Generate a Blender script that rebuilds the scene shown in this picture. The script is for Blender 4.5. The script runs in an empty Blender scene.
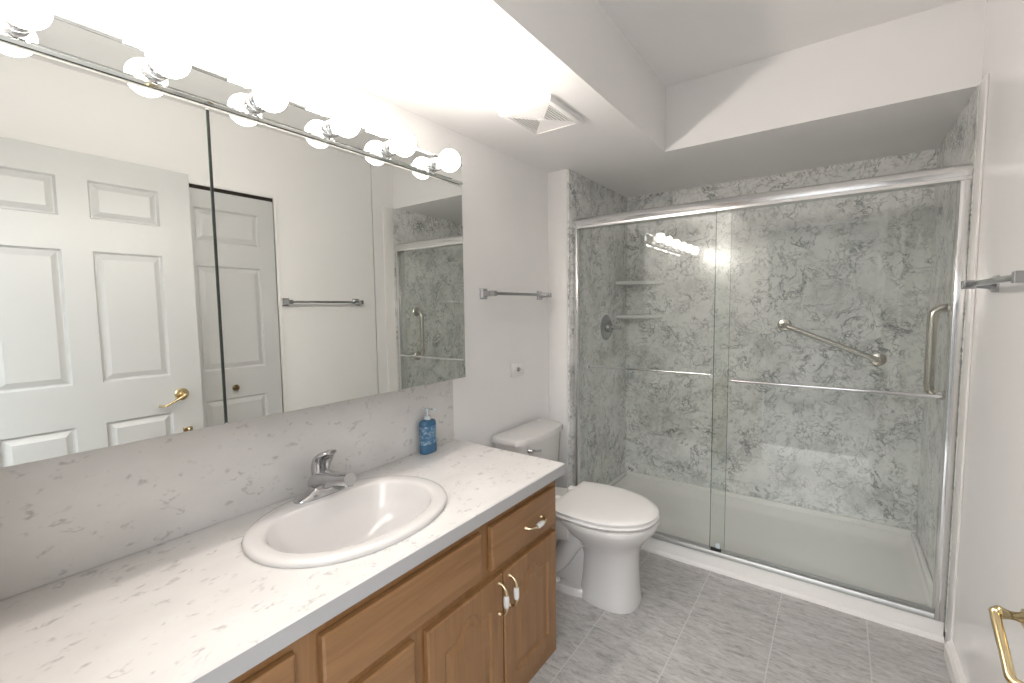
import bpy, bmesh, math, random
from mathutils import Vector, Matrix
from mathutils.geometry import tessellate_polygon
PI = math.pi
SC = bpy.context.scene
COL = SC.collection
random.seed(4)

# ------------------------------------------------------------------ camera
cam_data = bpy.data.cameras.new('camera')
cam_data.sensor_width = 36.0
cam_data.lens = 450.167 / 1024 * 36
cam_data.clip_start = 0.02
camera = bpy.data.objects.new('camera', cam_data)
COL.objects.link(camera)
R_ = Vector((0.81039618, 0.5857504, -0.0124301))
U_ = Vector((-0.03342559, 0.06740557, 0.99716559))
F_ = Vector((-0.584928, 0.8076837, -0.07420427))
camera.matrix_world = Matrix(((R_.x, U_.x, -F_.x, 1.43632), (R_.y, U_.y, -F_.y, 0.0),
                              (R_.z, U_.z, -F_.z, 1.3736), (0, 0, 0, 1)))
SC.camera = camera

# ------------------------------------------------------------------ world, exposure
BULB_STRENGTH = 67.0
WORLD_STRENGTH = 2.0
world = bpy.data.worlds.new('world')
SC.world = world
world.use_nodes = True
wn_ = world.node_tree
bgn = wn_.nodes['Background']
# added fill light beyond the doorway: bright overhead, dim where the glass reflects it
wtc = wn_.nodes.new('ShaderNodeTexCoord'); wsp = wn_.nodes.new('ShaderNodeSeparateXYZ')
wmr = wn_.nodes.new('ShaderNodeMapRange'); wrp = wn_.nodes.new('ShaderNodeValToRGB')
wn_.links.new(wtc.outputs['Generated'], wsp.inputs[0]); wn_.links.new(wsp.outputs[2], wmr.inputs[0])
wmr.inputs[1].default_value = -1.0; wmr.inputs[2].default_value = 1.0
wn_.links.new(wmr.outputs[0], wrp.inputs[0]); wn_.links.new(wrp.outputs[0], bgn.inputs[0])
we = wrp.color_ramp.elements
def wstop(i, z, v):
    e = we[i] if i < 1 else (we[len(we) - 1] if i == 1 else we.new((z + 1) / 2))
    e.position = (z + 1) / 2; e.color = (0.95 * v, 0.98 * v, 1.0 * v, 1)
for i, (z, v) in enumerate(((-0.5, 0.20), (0.27, 1.0), (-0.30, 0.07), (0.155, 0.07))): wstop(i, z, v)
bgn.inputs[1].default_value = WORLD_STRENGTH
SC.view_settings.view_transform = 'Standard'
SC.view_settings.look = 'None'
SC.view_settings.gamma = 1.0
SC.view_settings.use_curve_mapping = False
SC.view_settings.exposure = 1.72

# ------------------------------------------------------------------ room dimensions (metres)
W = 1.838          # right wall
H1 = 2.176         # low ceiling
H2 = 2.50          # raised ceiling
YS = 2.365         # front of the stub wall beside the shower
YB = 3.27          # shower back wall
SX = 0.139         # shower left wall
YT = 2.425         # shower threshold face / bulkhead face
TX = 0.677         # raised ceiling begins
HC = 0.765         # counter top
MX = 0.18          # mirror plane
YF = -0.14         # front wall outer face

# ------------------------------------------------------------------ material helpers
def mat(name, color, rough=0.5, metal=0.0, spec=0.5, coat=0.0):
    m = bpy.data.materials.new(name); m.use_nodes = True
    b = m.node_tree.nodes['Principled BSDF']
    b.inputs['Base Color'].default_value = (*color, 1)
    b.inputs['Roughness'].default_value = rough
    b.inputs['Metallic'].default_value = metal
    b.inputs['Specular IOR Level'].default_value = spec
    b.inputs['Coat Weight'].default_value = coat
    return m

class NT:
    def __init__(self, m): self.t = m.node_tree; self.b = self.t.nodes['Principled BSDF']
    def n(self, typ, **kw):
        x = self.t.nodes.new(typ)
        for k, v in kw.items(): setattr(x, k, v)
        return x
    def l(self, a, b): self.t.links.new(a, b)
    def pos(self, scale=(1, 1, 1), rot=(0, 0, 0), loc=(0, 0, 0)):
        g = self.n('ShaderNodeNewGeometry'); m = self.n('ShaderNodeMapping')
        self.l(g.outputs['Position'], m.inputs[0])
        m.inputs['Scale'].default_value = scale; m.inputs['Rotation'].default_value = rot
        m.inputs['Location'].default_value = loc
        return m.outputs[0]
    def noise(self, vec, scale, detail=4, rough=0.55, dist=0.0):
        x = self.n('ShaderNodeTexNoise'); self.l(vec, x.inputs['Vector'])
        x.inputs['Scale'].default_value = scale; x.inputs['Detail'].default_value = detail
        x.inputs['Roughness'].default_value = rough; x.inputs['Distortion'].default_value = dist
        return x.outputs['Fac']
    def ramp(self, fac, stops):
        r = self.n('ShaderNodeValToRGB'); self.l(fac, r.inputs[0])
        e = r.color_ramp.elements
        e[0].position = stops[0][0]; e[1].position = stops[-1][0]
        for p, c in stops[1:-1]: e.new(p)
        for i, (p, c) in enumerate(stops):
            e[i].color = (*c, 1) if isinstance(c, tuple) else (c, c, c, 1)
        return r.outputs[0]
    def math(self, op, a, b=None, clamp=False):
        x = self.n('ShaderNodeMath', operation=op, use_clamp=clamp)
        for i, v in enumerate((a, b)):
            if v is None: continue
            if isinstance(v, (int, float)): x.inputs[i].default_value = v
            else: self.l(v, x.inputs[i])
        return x.outputs[0]
    def mix(self, fac, a, b):
        x = self.n('ShaderNodeMix', data_type='RGBA')
        for sock, v in ((x.inputs[0], fac), (x.inputs[6], a), (x.inputs[7], b)):
            if isinstance(v, (int, float)): sock.default_value = v
            elif isinstance(v, tuple): sock.default_value = (*v, 1)
            else: self.l(v, sock)
        return x.outputs[2]
    def bump(self, h, strength, dist=0.002):
        x = self.n('ShaderNodeBump'); x.inputs['Strength'].default_value = strength
        x.inputs['Distance'].default_value = dist
        self.l(h, x.inputs['Height']); self.l(x.outputs[0], self.b.inputs['Normal'])
    def color(self, c): self.l(c, self.b.inputs['Base Color'])

def paint(name, c, rough):
    m = mat(name, c, rough); t = NT(m)
    p = t.pos()
    f = t.noise(p, 3.0, 3)
    t.color(t.ramp(f, [(0.3, tuple(x * 0.975 for x in c)), (0.7, c)]))
    t.bump(t.noise(p, 180, 2), 0.06, 0.001)
    return m

M_WALL = paint('wall_paint', (0.885, 0.875, 0.865), 0.25)
M_CEIL = paint('ceiling_paint', (0.87, 0.86, 0.85), 0.45)
M_TRIM = paint('trim_paint', (0.87, 0.85, 0.83), 0.3)
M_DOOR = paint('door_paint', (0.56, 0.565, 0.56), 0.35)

def marble_mat(name, seed):
    m = mat(name, (0.6, 0.62, 0.6), 0.16); t = NT(m)
    p = t.pos(loc=(seed, seed * .7, seed * .3))
    w = t.n('ShaderNodeTexNoise'); t.l(p, w.inputs['Vector'])
    w.inputs['Scale'].default_value = 5.0; w.inputs['Detail'].default_value = 5
    vs = t.n('ShaderNodeVectorMath', operation='SCALE'); vs.inputs['Scale'].default_value = 0.12
    t.l(w.outputs['Color'], vs.inputs[0])
    va = t.n('ShaderNodeVectorMath', operation='ADD'); t.l(p, va.inputs[0]); t.l(vs.outputs[0], va.inputs[1])
    q = va.outputs[0]
    cloud = t.noise(q, 4.5, 7, 0.66)
    base = t.ramp(cloud, [(0.32, (0.56, 0.565, 0.55)), (0.46, (0.76, 0.765, 0.745)), (0.62, (0.86, 0.86, 0.84))])
    def vein(scale, width, amount, mscale, mlo, mhi):
        f = t.noise(q, scale, 5, 0.62, 0.6)
        d = t.math('ABSOLUTE', t.math('SUBTRACT', f, 0.5))
        v = t.ramp(d, [(0.0, 1.0), (width, 0.0)])
        msk = t.ramp(t.noise(p, mscale, 4, 0.6), [(mlo, 0.0), (mhi, 1.0)])
        return t.math('MULTIPLY', t.math('MULTIPLY', v, msk), amount)
    v1 = vein(8.0, 0.026, 0.85, 8.0, 0.40, 0.62)
    v2 = vein(19.0, 0.045, 0.62, 7.0, 0.40, 0.62)
    v3 = vein(4.2, 0.014, 0.60, 6.0, 0.42, 0.56)
    c = t.mix(v2, base, (0.15, 0.165, 0.165))
    c = t.mix(v1, c, (0.10, 0.115, 0.115))
    c = t.mix(v3, c, (0.13, 0.145, 0.145))
    t.color(c)
    return m
M_MARBLE = marble_mat('grey_marble', 3.3)

def quartz_mat():
    m = mat('speckled_white_marble', (0.8, 0.79, 0.77), 0.22); t = NT(m)
    p = t.pos(scale=(1.0, 0.62, 1.0), rot=(0.3, 0.2, 0.5))
    base = t.ramp(t.noise(p, 6, 4), [(0.3, (0.65, 0.632, 0.615)), (0.65, (0.73, 0.715, 0.70))])
    f = t.noise(p, 42, 2, 0.5, 0.5)
    d = t.math('ABSOLUTE', t.math('SUBTRACT', f, 0.5))
    v = t.ramp(d, [(0.0, 1.0), (0.075, 0.0)])
    msk = t.ramp(t.noise(p, 34, 2, 0.5), [(0.58, 0.0), (0.66, 1.0)])
    c = t.mix(t.math('MULTIPLY', t.math('MULTIPLY', v, msk), 0.62), base, (0.36, 0.35, 0.345))
    f2 = t.noise(p, 45, 2, 0.5)
    c = t.mix(t.ramp(f2, [(0.66, 0.0), (0.74, 0.30)]), c, (0.48, 0.45, 0.42))
    t.color(c)
    return m
M_QUARTZ = quartz_mat()
M_EDGE_SHADE = mat('shaded_marble_edge', (0.44, 0.435, 0.44), 0.3)

def tile_mat():
    m = mat('grey_slate_tile', (0.4, 0.4, 0.39), 0.34); t = NT(m)
    p = t.pos()
    sep = t.n('ShaderNodeSeparateXYZ'); t.l(p, sep.inputs[0])
    TW, TL = 0.318, 0.90
    cx = t.math('DIVIDE', t.math('SUBTRACT', sep.outputs[0], 0.945 - 10 * TW), TW)
    col = t.math('FLOOR', cx)
    cy = t.math('ADD', t.math('DIVIDE', t.math('SUBTRACT', sep.outputs[1], 1.70 - 10 * TL), TL),
                t.math('MULTIPLY', t.math('SUBTRACT', col, 9.0), -0.29 / TL))
    fx = t.math('FRACT', cx); fy = t.math('FRACT', cy)
    def edge(f, size):
        a = t.math('MULTIPLY', t.math('MINIMUM', f, t.math('SUBTRACT', 1.0, f)), size)
        return t.math('LESS_THAN', a, 0.0022)
    grout = t.math('MAXIMUM', edge(fx, TW), edge(fy, TL))
    comb = t.n('ShaderNodeCombineXYZ'); t.l(col, comb.inputs[0]); t.l(t.math('FLOOR', cy), comb.inputs[1])
    wn = t.n('ShaderNodeTexWhiteNoise'); t.l(comb.outputs[0], wn.inputs[0])
    sc = t.n('ShaderNodeVectorMath', operation='SCALE'); sc.inputs['Scale'].default_value = 9.0
    t.l(wn.outputs['Color'], sc.inputs[0])
    st = t.pos(scale=(3.6, 12, 1), rot=(0, 0, 0.06))
    ad = t.n('ShaderNodeVectorMath', operation='ADD'); t.l(st, ad.inputs[0]); t.l(sc.outputs[0], ad.inputs[1])
    q = ad.outputs[0]
    s1 = t.noise(q, 2.0, 8, 0.72, 0.8)
    s2 = t.noise(q, 5.5, 6, 0.72, 0.9)
    c = t.ramp(s1, [(0.30, (0.25, 0.24, 0.232)), (0.46, (0.42, 0.405, 0.395)), (0.62, (0.57, 0.555, 0.54)), (0.8, (0.66, 0.645, 0.63))])
    c2 = t.ramp(s2, [(0.36, (0.18, 0.175, 0.17)), (0.49, (0.49, 0.475, 0.46)), (0.66, (0.68, 0.665, 0.65))])
    c = t.mix(0.45, c, c2)
    c = t.mix(t.math('MULTIPLY', grout, 0.8), c, (0.62, 0.61, 0.59))
    t.color(c)
    t.bump(t.math('SUBTRACT', t.math('MULTIPLY', s2, 0.5), grout), 0.3, 0.0015)
    return m
M_TILE = tile_mat()

def wood_mat(name, vertical):
    m = mat(name, (0.42, 0.22, 0.09), 0.33); t = NT(m)
    sc = (8, 8, 0.7) if vertical else (8, 0.7, 8)
    p = t.pos(scale=sc)
    f = t.noise(p, 3.5, 6, 0.6, 1.0)
    f2 = t.noise(p, 14, 4, 0.6, 0.3)
    c = t.ramp(f, [(0.25, (0.215, 0.108, 0.042)), (0.5, (0.275, 0.142, 0.058)), (0.75, (0.32, 0.172, 0.075))])
    c = t.mix(t.ramp(f2, [(0.50, 0.0), (0.72, 0.35)]), c, (0.20, 0.092, 0.036))
    t.color(c)
    return m
M_WOODV = wood_mat('honey_oak_upright_grain', True)
M_WOODH = wood_mat('honey_oak_level_grain', False)
M_DARKGAP = mat('dark_gap', (0.02, 0.015, 0.01), 0.8)
M_PORC = mat('white_porcelain', (0.67, 0.655, 0.645), 0.10, coat=0.3)
M_PLASTIC = mat('white_plastic', (0.88, 0.865, 0.85), 0.30)
M_PAN = mat('white_acrylic', (0.86, 0.84, 0.82), 0.22)
M_CHROME = mat('chrome', (0.72, 0.72, 0.73), 0.08, 1.0)
M_VALVE = mat('smoky_chrome', (0.36, 0.37, 0.38), 0.2, 1.0)
M_FAUCET = mat('worn_chrome', (0.56, 0.56, 0.57), 0.1, 1.0)
M_CHROMED = mat('brushed_steel', (0.55, 0.54, 0.53), 0.22, 1.0)
M_ALU = mat('polished_aluminium', (0.80, 0.80, 0.80), 0.16, 1.0)
M_BRASS = mat('polished_brass', (0.72, 0.58, 0.34), 0.2, 1.0)
M_TRACK = mat('dull_aluminium', (0.50, 0.50, 0.49), 0.42, 0.8)
M_BRASSP = mat('pale_brass', (0.72, 0.60, 0.40), 0.2, 1.0)
M_NICKEL = mat('satin_nickel', (0.62, 0.58, 0.52), 0.2, 1.0)
M_MIRROR = mat('silver_mirror', (0.79, 0.81, 0.79), 0.0, 1.0)
M_BARMIR = mat('chrome_bar', (0.83, 0.85, 0.83), 0.03, 1.0)
M_GREENEDGE = mat('glass_edge', (0.10, 0.16, 0.12), 0.2)
M_BLACK = mat('black_rubber_and_gap_shade', (0.02, 0.02, 0.022), 0.4)
M_BLUE = mat('blue_liquid', (0.045, 0.15, 0.28), 0.12, coat=0.4)
M_CLEAR = mat('clear_bottle_neck', (0.62, 0.68, 0.72), 0.15)
M_DARKVENT = mat('vent_shadow', (0.10, 0.095, 0.09), 0.9)
M_KNOBD = mat('aged_brass', (0.30, 0.21, 0.11), 0.3, 1.0)

def label_mat():
    m = mat('bottle_label', (0.2, 0.4, 0.65), 0.3); t = NT(m)
    p = t.pos(scale=(1, 1, 1.3))
    f = t.noise(p, 60, 2, 0.5, 0.6)
    t.color(t.ramp(f, [(0.42, (0.05, 0.16, 0.30)), (0.56, (0.16, 0.28, 0.42)), (0.70, (0.48, 0.56, 0.64))]))
    return m
M_LABEL = label_mat()

def lit_mat(name, color, strength):
    m = bpy.data.materials.new(name); m.use_nodes = True
    nt = m.node_tree; nt.nodes.clear()
    e = nt.nodes.new('ShaderNodeEmission'); o = nt.nodes.new('ShaderNodeOutputMaterial')
    e.inputs[0].default_value = (*color, 1); e.inputs[1].default_value = strength
    nt.links.new(e.outputs[0], o.inputs[0])
    return m
M_BULB = [lit_mat('lit_globe_front', (1.0, 0.92, 0.85), BULB_STRENGTH),      # frosted dome facing the room
          lit_mat('lit_globe_side', (1.0, 0.92, 0.85), BULB_STRENGTH * 0.14),
          lit_mat('lit_globe_neck', (1.0, 0.92, 0.85), BULB_STRENGTH * 0.05)]  # dim half round the lamp's neck

def glass_mat():
    m = bpy.data.materials.new('clear_shower_glass'); m.use_nodes = True
    nt = m.node_tree; nt.nodes.clear()
    o = nt.nodes.new('ShaderNodeOutputMaterial'); mx = nt.nodes.new('ShaderNodeMixShader')
    tr = nt.nodes.new('ShaderNodeBsdfTransparent'); gl = nt.nodes.new('ShaderNodeBsdfGlossy')
    ge = nt.nodes.new('ShaderNodeNewGeometry'); dt = nt.nodes.new('ShaderNodeVectorMath'); dt.operation = 'DOT_PRODUCT'
    nt.links.new(ge.outputs['Incoming'], dt.inputs[0]); nt.links.new(ge.outputs['Normal'], dt.inputs[1])
    def mm(op, a, b=0.0):
        x = nt.nodes.new('ShaderNodeMath'); x.operation = op
        for i, v in enumerate((a, b)):
            if isinstance(v, float): x.inputs[i].default_value = v
            else: nt.links.new(v, x.inputs[i])
        return x.outputs[0]
    c = mm('ABSOLUTE', dt.outputs['Value'])
    rf = mm('ADD', mm('MULTIPLY', mm('POWER', mm('SUBTRACT', 1.0, c), 5.0), 0.96), 0.042)   # Schlick reflectance
    tr.inputs[0].default_value = (0.975, 0.988, 0.980, 1)
    gl.inputs[0].default_value = (1, 1, 1, 1); gl.inputs[1].default_value = 0.0
    nt.links.new(rf, mx.inputs[0]); nt.links.new(tr.outputs[0], mx.inputs[1])
    nt.links.new(gl.outputs[0], mx.inputs[2]); nt.links.new(mx.outputs[0], o.inputs[0])
    return m
M_GLASS = glass_mat()

# ------------------------------------------------------------------ object helpers
def mark(o, label=None, cat=None, group=None, kind=None):
    for k, v in (('label', label), ('category', cat), ('group', group), ('kind', kind)):
        if v: o[k] = v
    return o

def thing(name, label, cat, loc, group=None, kind=None):
    o = bpy.data.objects.new(name, None); o.empty_display_size = 0.05
    COL.objects.link(o); o.location = loc
    return mark(o, label, cat, group, kind)

def wloc(o):
    v = Vector((0, 0, 0))
    while o: v += o.location; o = o.parent
    return v

def obj(name, bm, m, parent=None, smooth=32):
    """Link a bmesh given in world coordinates as one mesh object centred on itself."""
    bmesh.ops.remove_doubles(bm, verts=bm.verts, dist=1e-6)
    bm.normal_update()
    if smooth:
        lim = math.radians(smooth)
        for f in bm.faces: f.smooth = True
        for e in bm.edges:
            if len(e.link_faces) == 2: e.smooth = e.calc_face_angle(0) < lim
            else: e.smooth = False
    lo = Vector([min(v.co[i] for v in bm.verts) for i in range(3)])
    hi = Vector([max(v.co[i] for v in bm.verts) for i in range(3)])
    c = (lo + hi) / 2
    if parent is None: c.z = lo.z
    bmesh.ops.translate(bm, verts=bm.verts, vec=-c)
    me = bpy.data.meshes.new(name); bm.to_mesh(me); bm.free()
    for x in (m if isinstance(m, (list, tuple)) else [m]): me.materials.append(x)
    o = bpy.data.objects.new(name, me); COL.objects.link(o)
    if parent is not None:
        o.parent = parent; o.location = c - wloc(parent)
    else: o.location = c
    return o

def struct(name, bm, m, label, cat, smooth=32):
    o = obj(name, bm, m, None, smooth)
    return mark(o, label, cat, kind='structure')

def B(): return bmesh.new()

def box(bm, x0, x1, y0, y1, z0, z1, bev=0.0, seg=2):
    t = bmesh.new()
    vs = [t.verts.new((x, y, z)) for x in (x0, x1) for y in (y0, y1) for z in (z0, z1)]
    for f in ((0, 1, 3, 2), (4, 6, 7, 5), (0, 4, 5, 1), (2, 3, 7, 6), (0, 2, 6, 4), (1, 5, 7, 3)):
        t.faces.new([vs[i] for i in f])
    bmesh.ops.recalc_face_normals(t, faces=t.faces)
    if bev > 0:
        bmesh.ops.bevel(t, geom=list(t.edges), offset=bev, segments=seg, profile=0.5, affect='EDGES')
    me = bpy.data.meshes.new('t'); t.to_mesh(me); t.free(); bm.from_mesh(me); bpy.data.meshes.remove(me)
    return bm

def loft(bm, rings, cap0=True, cap1=True, closed=True):
    vr = [[bm.verts.new(p) for p in r] for r in rings]
    n = len(vr[0])
    fs = []
    for a, b in zip(vr[:-1], vr[1:]):
        for i in range(n if closed else n - 1):
            j = (i + 1) % n
            fs.append(bm.faces.new((a[i], a[j], b[j], b[i])))
    if cap0: fs.append(bm.faces.new(vr[0][::-1]))
    if cap1: fs.append(bm.faces.new(vr[-1]))
    bmesh.ops.recalc_face_normals(bm, faces=fs)
    return bm

def frame(axis):
    a = Vector(axis).normalized()
    h = Vector((0, 0, 1)) if abs(a.z) < 0.9 else Vector((1, 0, 0))
    s = a.cross(h).normalized(); t = s.cross(a)
    return a, s, t

def lathe(bm, origin, axis, prof, n=28):
    """prof: list of (r, h) along axis."""
    a, s, t = frame(axis); o = Vector(origin)
    rings = [[o + a * h + (s * math.cos(2 * PI * i / n) + t * math.sin(2 * PI * i / n)) * max(r, 1e-5) for i in range(n)] for r, h in prof]
    return loft(bm, rings)

def tube(bm, pts, r, n=14, cap=True):
    pts = [Vector(p) for p in pts]
    rs = r if isinstance(r, (list, tuple)) else [r] * len(pts)
    rings = []; up = None
    for i, p in enumerate(pts):
        d = (pts[min(i + 1, len(pts) - 1)] - pts[max(i - 1, 0)]).normalized()
        if up is None: _, s, t = frame(d)
        else:
            s = (up - d * up.dot(d)).normalized(); t = d.cross(s)
        up = s
        rings.append([p + (s * math.cos(2 * PI * k / n) + t * math.sin(2 * PI * k / n)) * rs[i] for k in range(n)])
    return loft(bm, rings, cap, cap)

def bez(p0, p1, p2, p3, n=10):
    p0, p1, p2, p3 = map(Vector, (p0, p1, p2, p3))
    return [p0 * (1 - t) ** 3 + p1 * 3 * t * (1 - t) ** 2 + p2 * 3 * t * t * (1 - t) + p3 * t ** 3 for t in [i / n for i in range(n + 1)]]

def bent(pts, rad, n=6):
    """polyline with rounded corners"""
    pts = [Vector(p) for p in pts]; out = [pts[0]]
    for a, b, c in zip(pts[:-2], pts[1:-1], pts[2:]):
        u = b + (a - b).normalized() * rad; v = b + (c - b).normalized() * rad
        for i in range(n + 1):
            t = i / n
            out.append(u * (1 - t) ** 2 + b * 2 * t * (1 - t) + v * t * t)
    out.append(pts[-1])
    return out

def ell(cx, cy, z, rx, ry, n=48, p=2.0, flat=None):
    out = []
    for i in range(n):
        a = 2 * PI * i / n; c, s = math.cos(a), math.sin(a)
        x = cx + rx * math.copysign(abs(c) ** (2 / p), c); y = cy + ry * math.copysign(abs(s) ** (2 / p), s)
        if flat is not None: x = max(x, flat)
        out.append(Vector((x, y, z)))
    return out

def sphere(bm, c, r, u=32, v=20, sz=1.0):
    m = Matrix.Translation(c) @ Matrix.Diagonal((1, 1, sz, 1))
    bmesh.ops.create_uvsphere(bm, u_segments=u, v_segments=v, radius=r, matrix=m)
    return bm

def fill(bm, loops):
    """Face with holes from point loops (first is the outline)."""
    tris = tessellate_polygon([[Vector(p) for p in l] for l in loops])
    vs = [bm.verts.new(p) for l in loops for p in l]
    for t in tris:
        try: bm.faces.new([vs[i] for i in t])
        except ValueError: pass

def panel_slab(bm, to, w, h, t, insets, groove=0.007, edge=0.006):
    """Slab a:0..w, b:0..h, n:-t..0 with raised fields; each inset is a function d -> outline points (a,b)."""
    P = lambda a, b, n: to(a, b, n)
    e = edge
    outer = [(e, e), (w - e, e), (w - e, h - e), (e, h - e)]
    full = [(0, 0), (w, 0), (w, h), (0, h)]
    fill(bm, [[P(a, b, 0) for a, b in outer]] + [[P(a, b, 0) for a, b in f(0)] for f in insets])
    loft(bm, [[P(a, b, 0) for a, b in outer], [P(a, b, -e * .6) for a, b in full], [P(a, b, -t) for a, b in full]], False, True)
    for f in insets:
        loft(bm, [[P(a, b, 0) for a, b in f(0)], [P(a, b, -groove) for a, b in f(0.008)], [P(a, b, -groove) for a, b in f(0.013)],
                  [P(a, b, -0.0015) for a, b in f(0.036)]], False, True)
    bmesh.ops.remove_doubles(bm, verts=bm.verts, dist=1e-5)
    bmesh.ops.recalc_face_normals(bm, faces=bm.faces)

def rect_inset(a0, a1, b0, b1):
    return lambda d: [(a0 + d, b0 + d), (a1 - d, b0 + d), (a1 - d, b1 - d), (a0 + d, b1 - d)]

def arch_inset(a0, a1, b0, b1, rise, n=16):
    def f(d):
        A0, A1, B0, B1 = a0 + d, a1 - d, b0 + d, b1 - d
        pts = [(A0, B0), (A1, B0)]
        for i in range(n + 1):
            u = i / n; x = A1 + (A0 - A1) * u
            s = abs(2 * u - 1)                       # cathedral top: shoulders then a rounded middle
            k = 1.0 if s < 0.12 else (0.5 + 0.5 * math.cos(PI * min(1, (s - 0.12) / 0.56)))
            pts.append((x, B1 - rise + rise * k))
        return pts
    return f

# ================================================================== THE SETTING
struct('floor', box(B(), -0.02, W + 0.02, YF, YT + 0.1, -0.05, 0.0), M_TILE,
       'grey streaked stone-look tile floor with pale grout lines', 'floor')
struct('wall_left', box(B(), -0.1, 0.0, YF, YB + 0.1, 0, H2 + 0.05), M_WALL,
       'white painted wall behind the vanity mirror and the toilet tank', 'wall')
struct('wall_right', box(B(), W, W + 0.1, YF, YB + 0.1, 0, H2 + 0.05), M_WALL,
       'glossy white painted wall on the right beside the shower', 'wall')
bm = B()
box(bm, -0.1, 0.86, YF, 0.0, 0, H2 + 0.05); box(bm, 1.78, W + 0.1, YF, 0.0, 0, H2 + 0.05)
box(bm, 0.86, 1.78, YF, 0.0, 2.1, H2 + 0.05)
struct('wall_front', bm, M_WALL, 'white painted entrance wall with the open doorway behind the viewer', 'wall')
struct('wall_back', box(B(), -0.1, W + 0.1, YB + 0.012, YB + 0.1, 0, H2 + 0.05), M_WALL,
       'rear wall carrying the marble panel at the back of the shower', 'wall')
struct('wall_stub', box(B(), 0.0, SX - 0.010, YS, YB + 0.012, 0, H1, 0.002), M_WALL,
       'narrow white wall end between toilet corner and shower', 'wall')
bm = B()
box(bm, -0.1, TX, YF, YB + 0.1, H1, H2 + 0.05)
box(bm, TX, W + 0.1, YT + 0.005, YB + 0.1, H1, H2 + 0.05)
struct('ceiling', bm, M_CEIL, 'low white ceiling over the vanity, toilet and shower', 'ceiling')
struct('ceiling_tray', box(B(), TX, W + 0.1, YF, YT + 0.005, H2, H2 + 0.05), M_CEIL,
       'raised white ceiling recess in the middle of the room', 'ceiling')
bm = B(); box(bm, SX - 0.010, SX, YS + 0.012, YB + 0.012, 0.05, H1)
struct('wall_shower_left', bm, M_MARBLE, 'grey veined marble panel on the left side of the shower', 'wall')
bm = B(); box(bm, SX, W - 0.010, YB, YB + 0.012, 0.05, H1)
struct('wall_shower_back', bm, M_MARBLE, 'wide grey veined marble panel across the back of the shower', 'wall')
bm = B(); box(bm, W - 0.010, W, YT - 0.015, YB + 0.012, 0.05, H1)
struct('wall_shower_right', bm, M_MARBLE, 'grey veined marble panel on the right side of the shower', 'wall')
bm = B(); box(bm, W - 0.008, W, 2.315, YT - 0.015, 0.0, H1, 0.003)
struct('trim_1', bm, M_TRIM, 'narrow white upright trim board on right wall at the shower edge', 'trim')
bm = B()
loft(bm, [[Vector((W - 0.0, y, 0)), Vector((W - 0.024, y, 0)), Vector((W - 0.024, y, 0.056)), Vector((W - 0.016, y, 0.067)), Vector((W, y, 0.072))]
          for y in (1.50, 2.315)])
struct('baseboard_right', bm, M_TRIM, 'white baseboard along the foot of the right wall', 'baseboard')
struct('baseboard_left', box(B(), 0, 0.014, 1.52, YS, 0, 0.085, 0.003), M_TRIM, 'white baseboard behind the toilet', 'baseboard')
bm = B()
box(bm, 0.86, 0.875, YF, 0.0, 0, 2.1); box(bm, 1.765, 1.78, YF, 0.0, 0, 2.1); box(bm, 0.875, 1.765, YF, 0.0, 2.085, 2.1)
struct('trim_2', bm, M_TRIM, 'white jamb lining the entrance doorway', 'trim')

# ---- closet doorway (bifold) on the right wall
bm = B()
CL0, CL1, CLZ = 0.52, 1.455, 2.064
box(bm, W - 0.003, W + 0.002, CL0 - 0.005, CL1 + 0.012, 0.0, CLZ + 0.014)
struct('trim_3', bm, M_DARKGAP, 'dark gap around the white folding closet door', 'trim')
bm = B()
box(bm, W - 0.012, W, CL1 + 0.012, CL1 + 0.034, 0, CLZ + 0.036, 0.002); box(bm, W - 0.012, W, CL0 - 0.06, CL1 + 0.012, CLZ + 0.014, CLZ + 0.036, 0.002)
struct('trim_4', bm, M_WALL, 'thin white edging round the closet opening', 'trim')
def bifold(y0, y1, knob):
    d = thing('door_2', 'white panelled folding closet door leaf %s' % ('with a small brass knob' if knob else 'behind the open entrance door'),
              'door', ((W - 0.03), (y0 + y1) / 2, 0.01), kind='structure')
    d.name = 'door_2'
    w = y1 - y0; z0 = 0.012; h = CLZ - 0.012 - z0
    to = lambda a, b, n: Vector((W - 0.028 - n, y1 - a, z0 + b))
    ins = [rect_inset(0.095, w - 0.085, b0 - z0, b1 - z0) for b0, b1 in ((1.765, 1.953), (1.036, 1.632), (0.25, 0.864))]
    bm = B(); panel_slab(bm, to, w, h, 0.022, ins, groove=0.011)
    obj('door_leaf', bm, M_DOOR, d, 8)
    if knob:
        k = obj('door_knob', lathe(B(), (W - 0.028, 1.172, 0.925), (-1, 0, 0), [(0.010, 0), (0.008, 0.012), (0.017, 0.02), (0.019, 0.028), (0.012, 0.036), (0, 0.037)]), M_KNOBD, d)
    return d
bifold(0.935, CL1, True)
bifold(0.53, 0.932, False)

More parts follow.
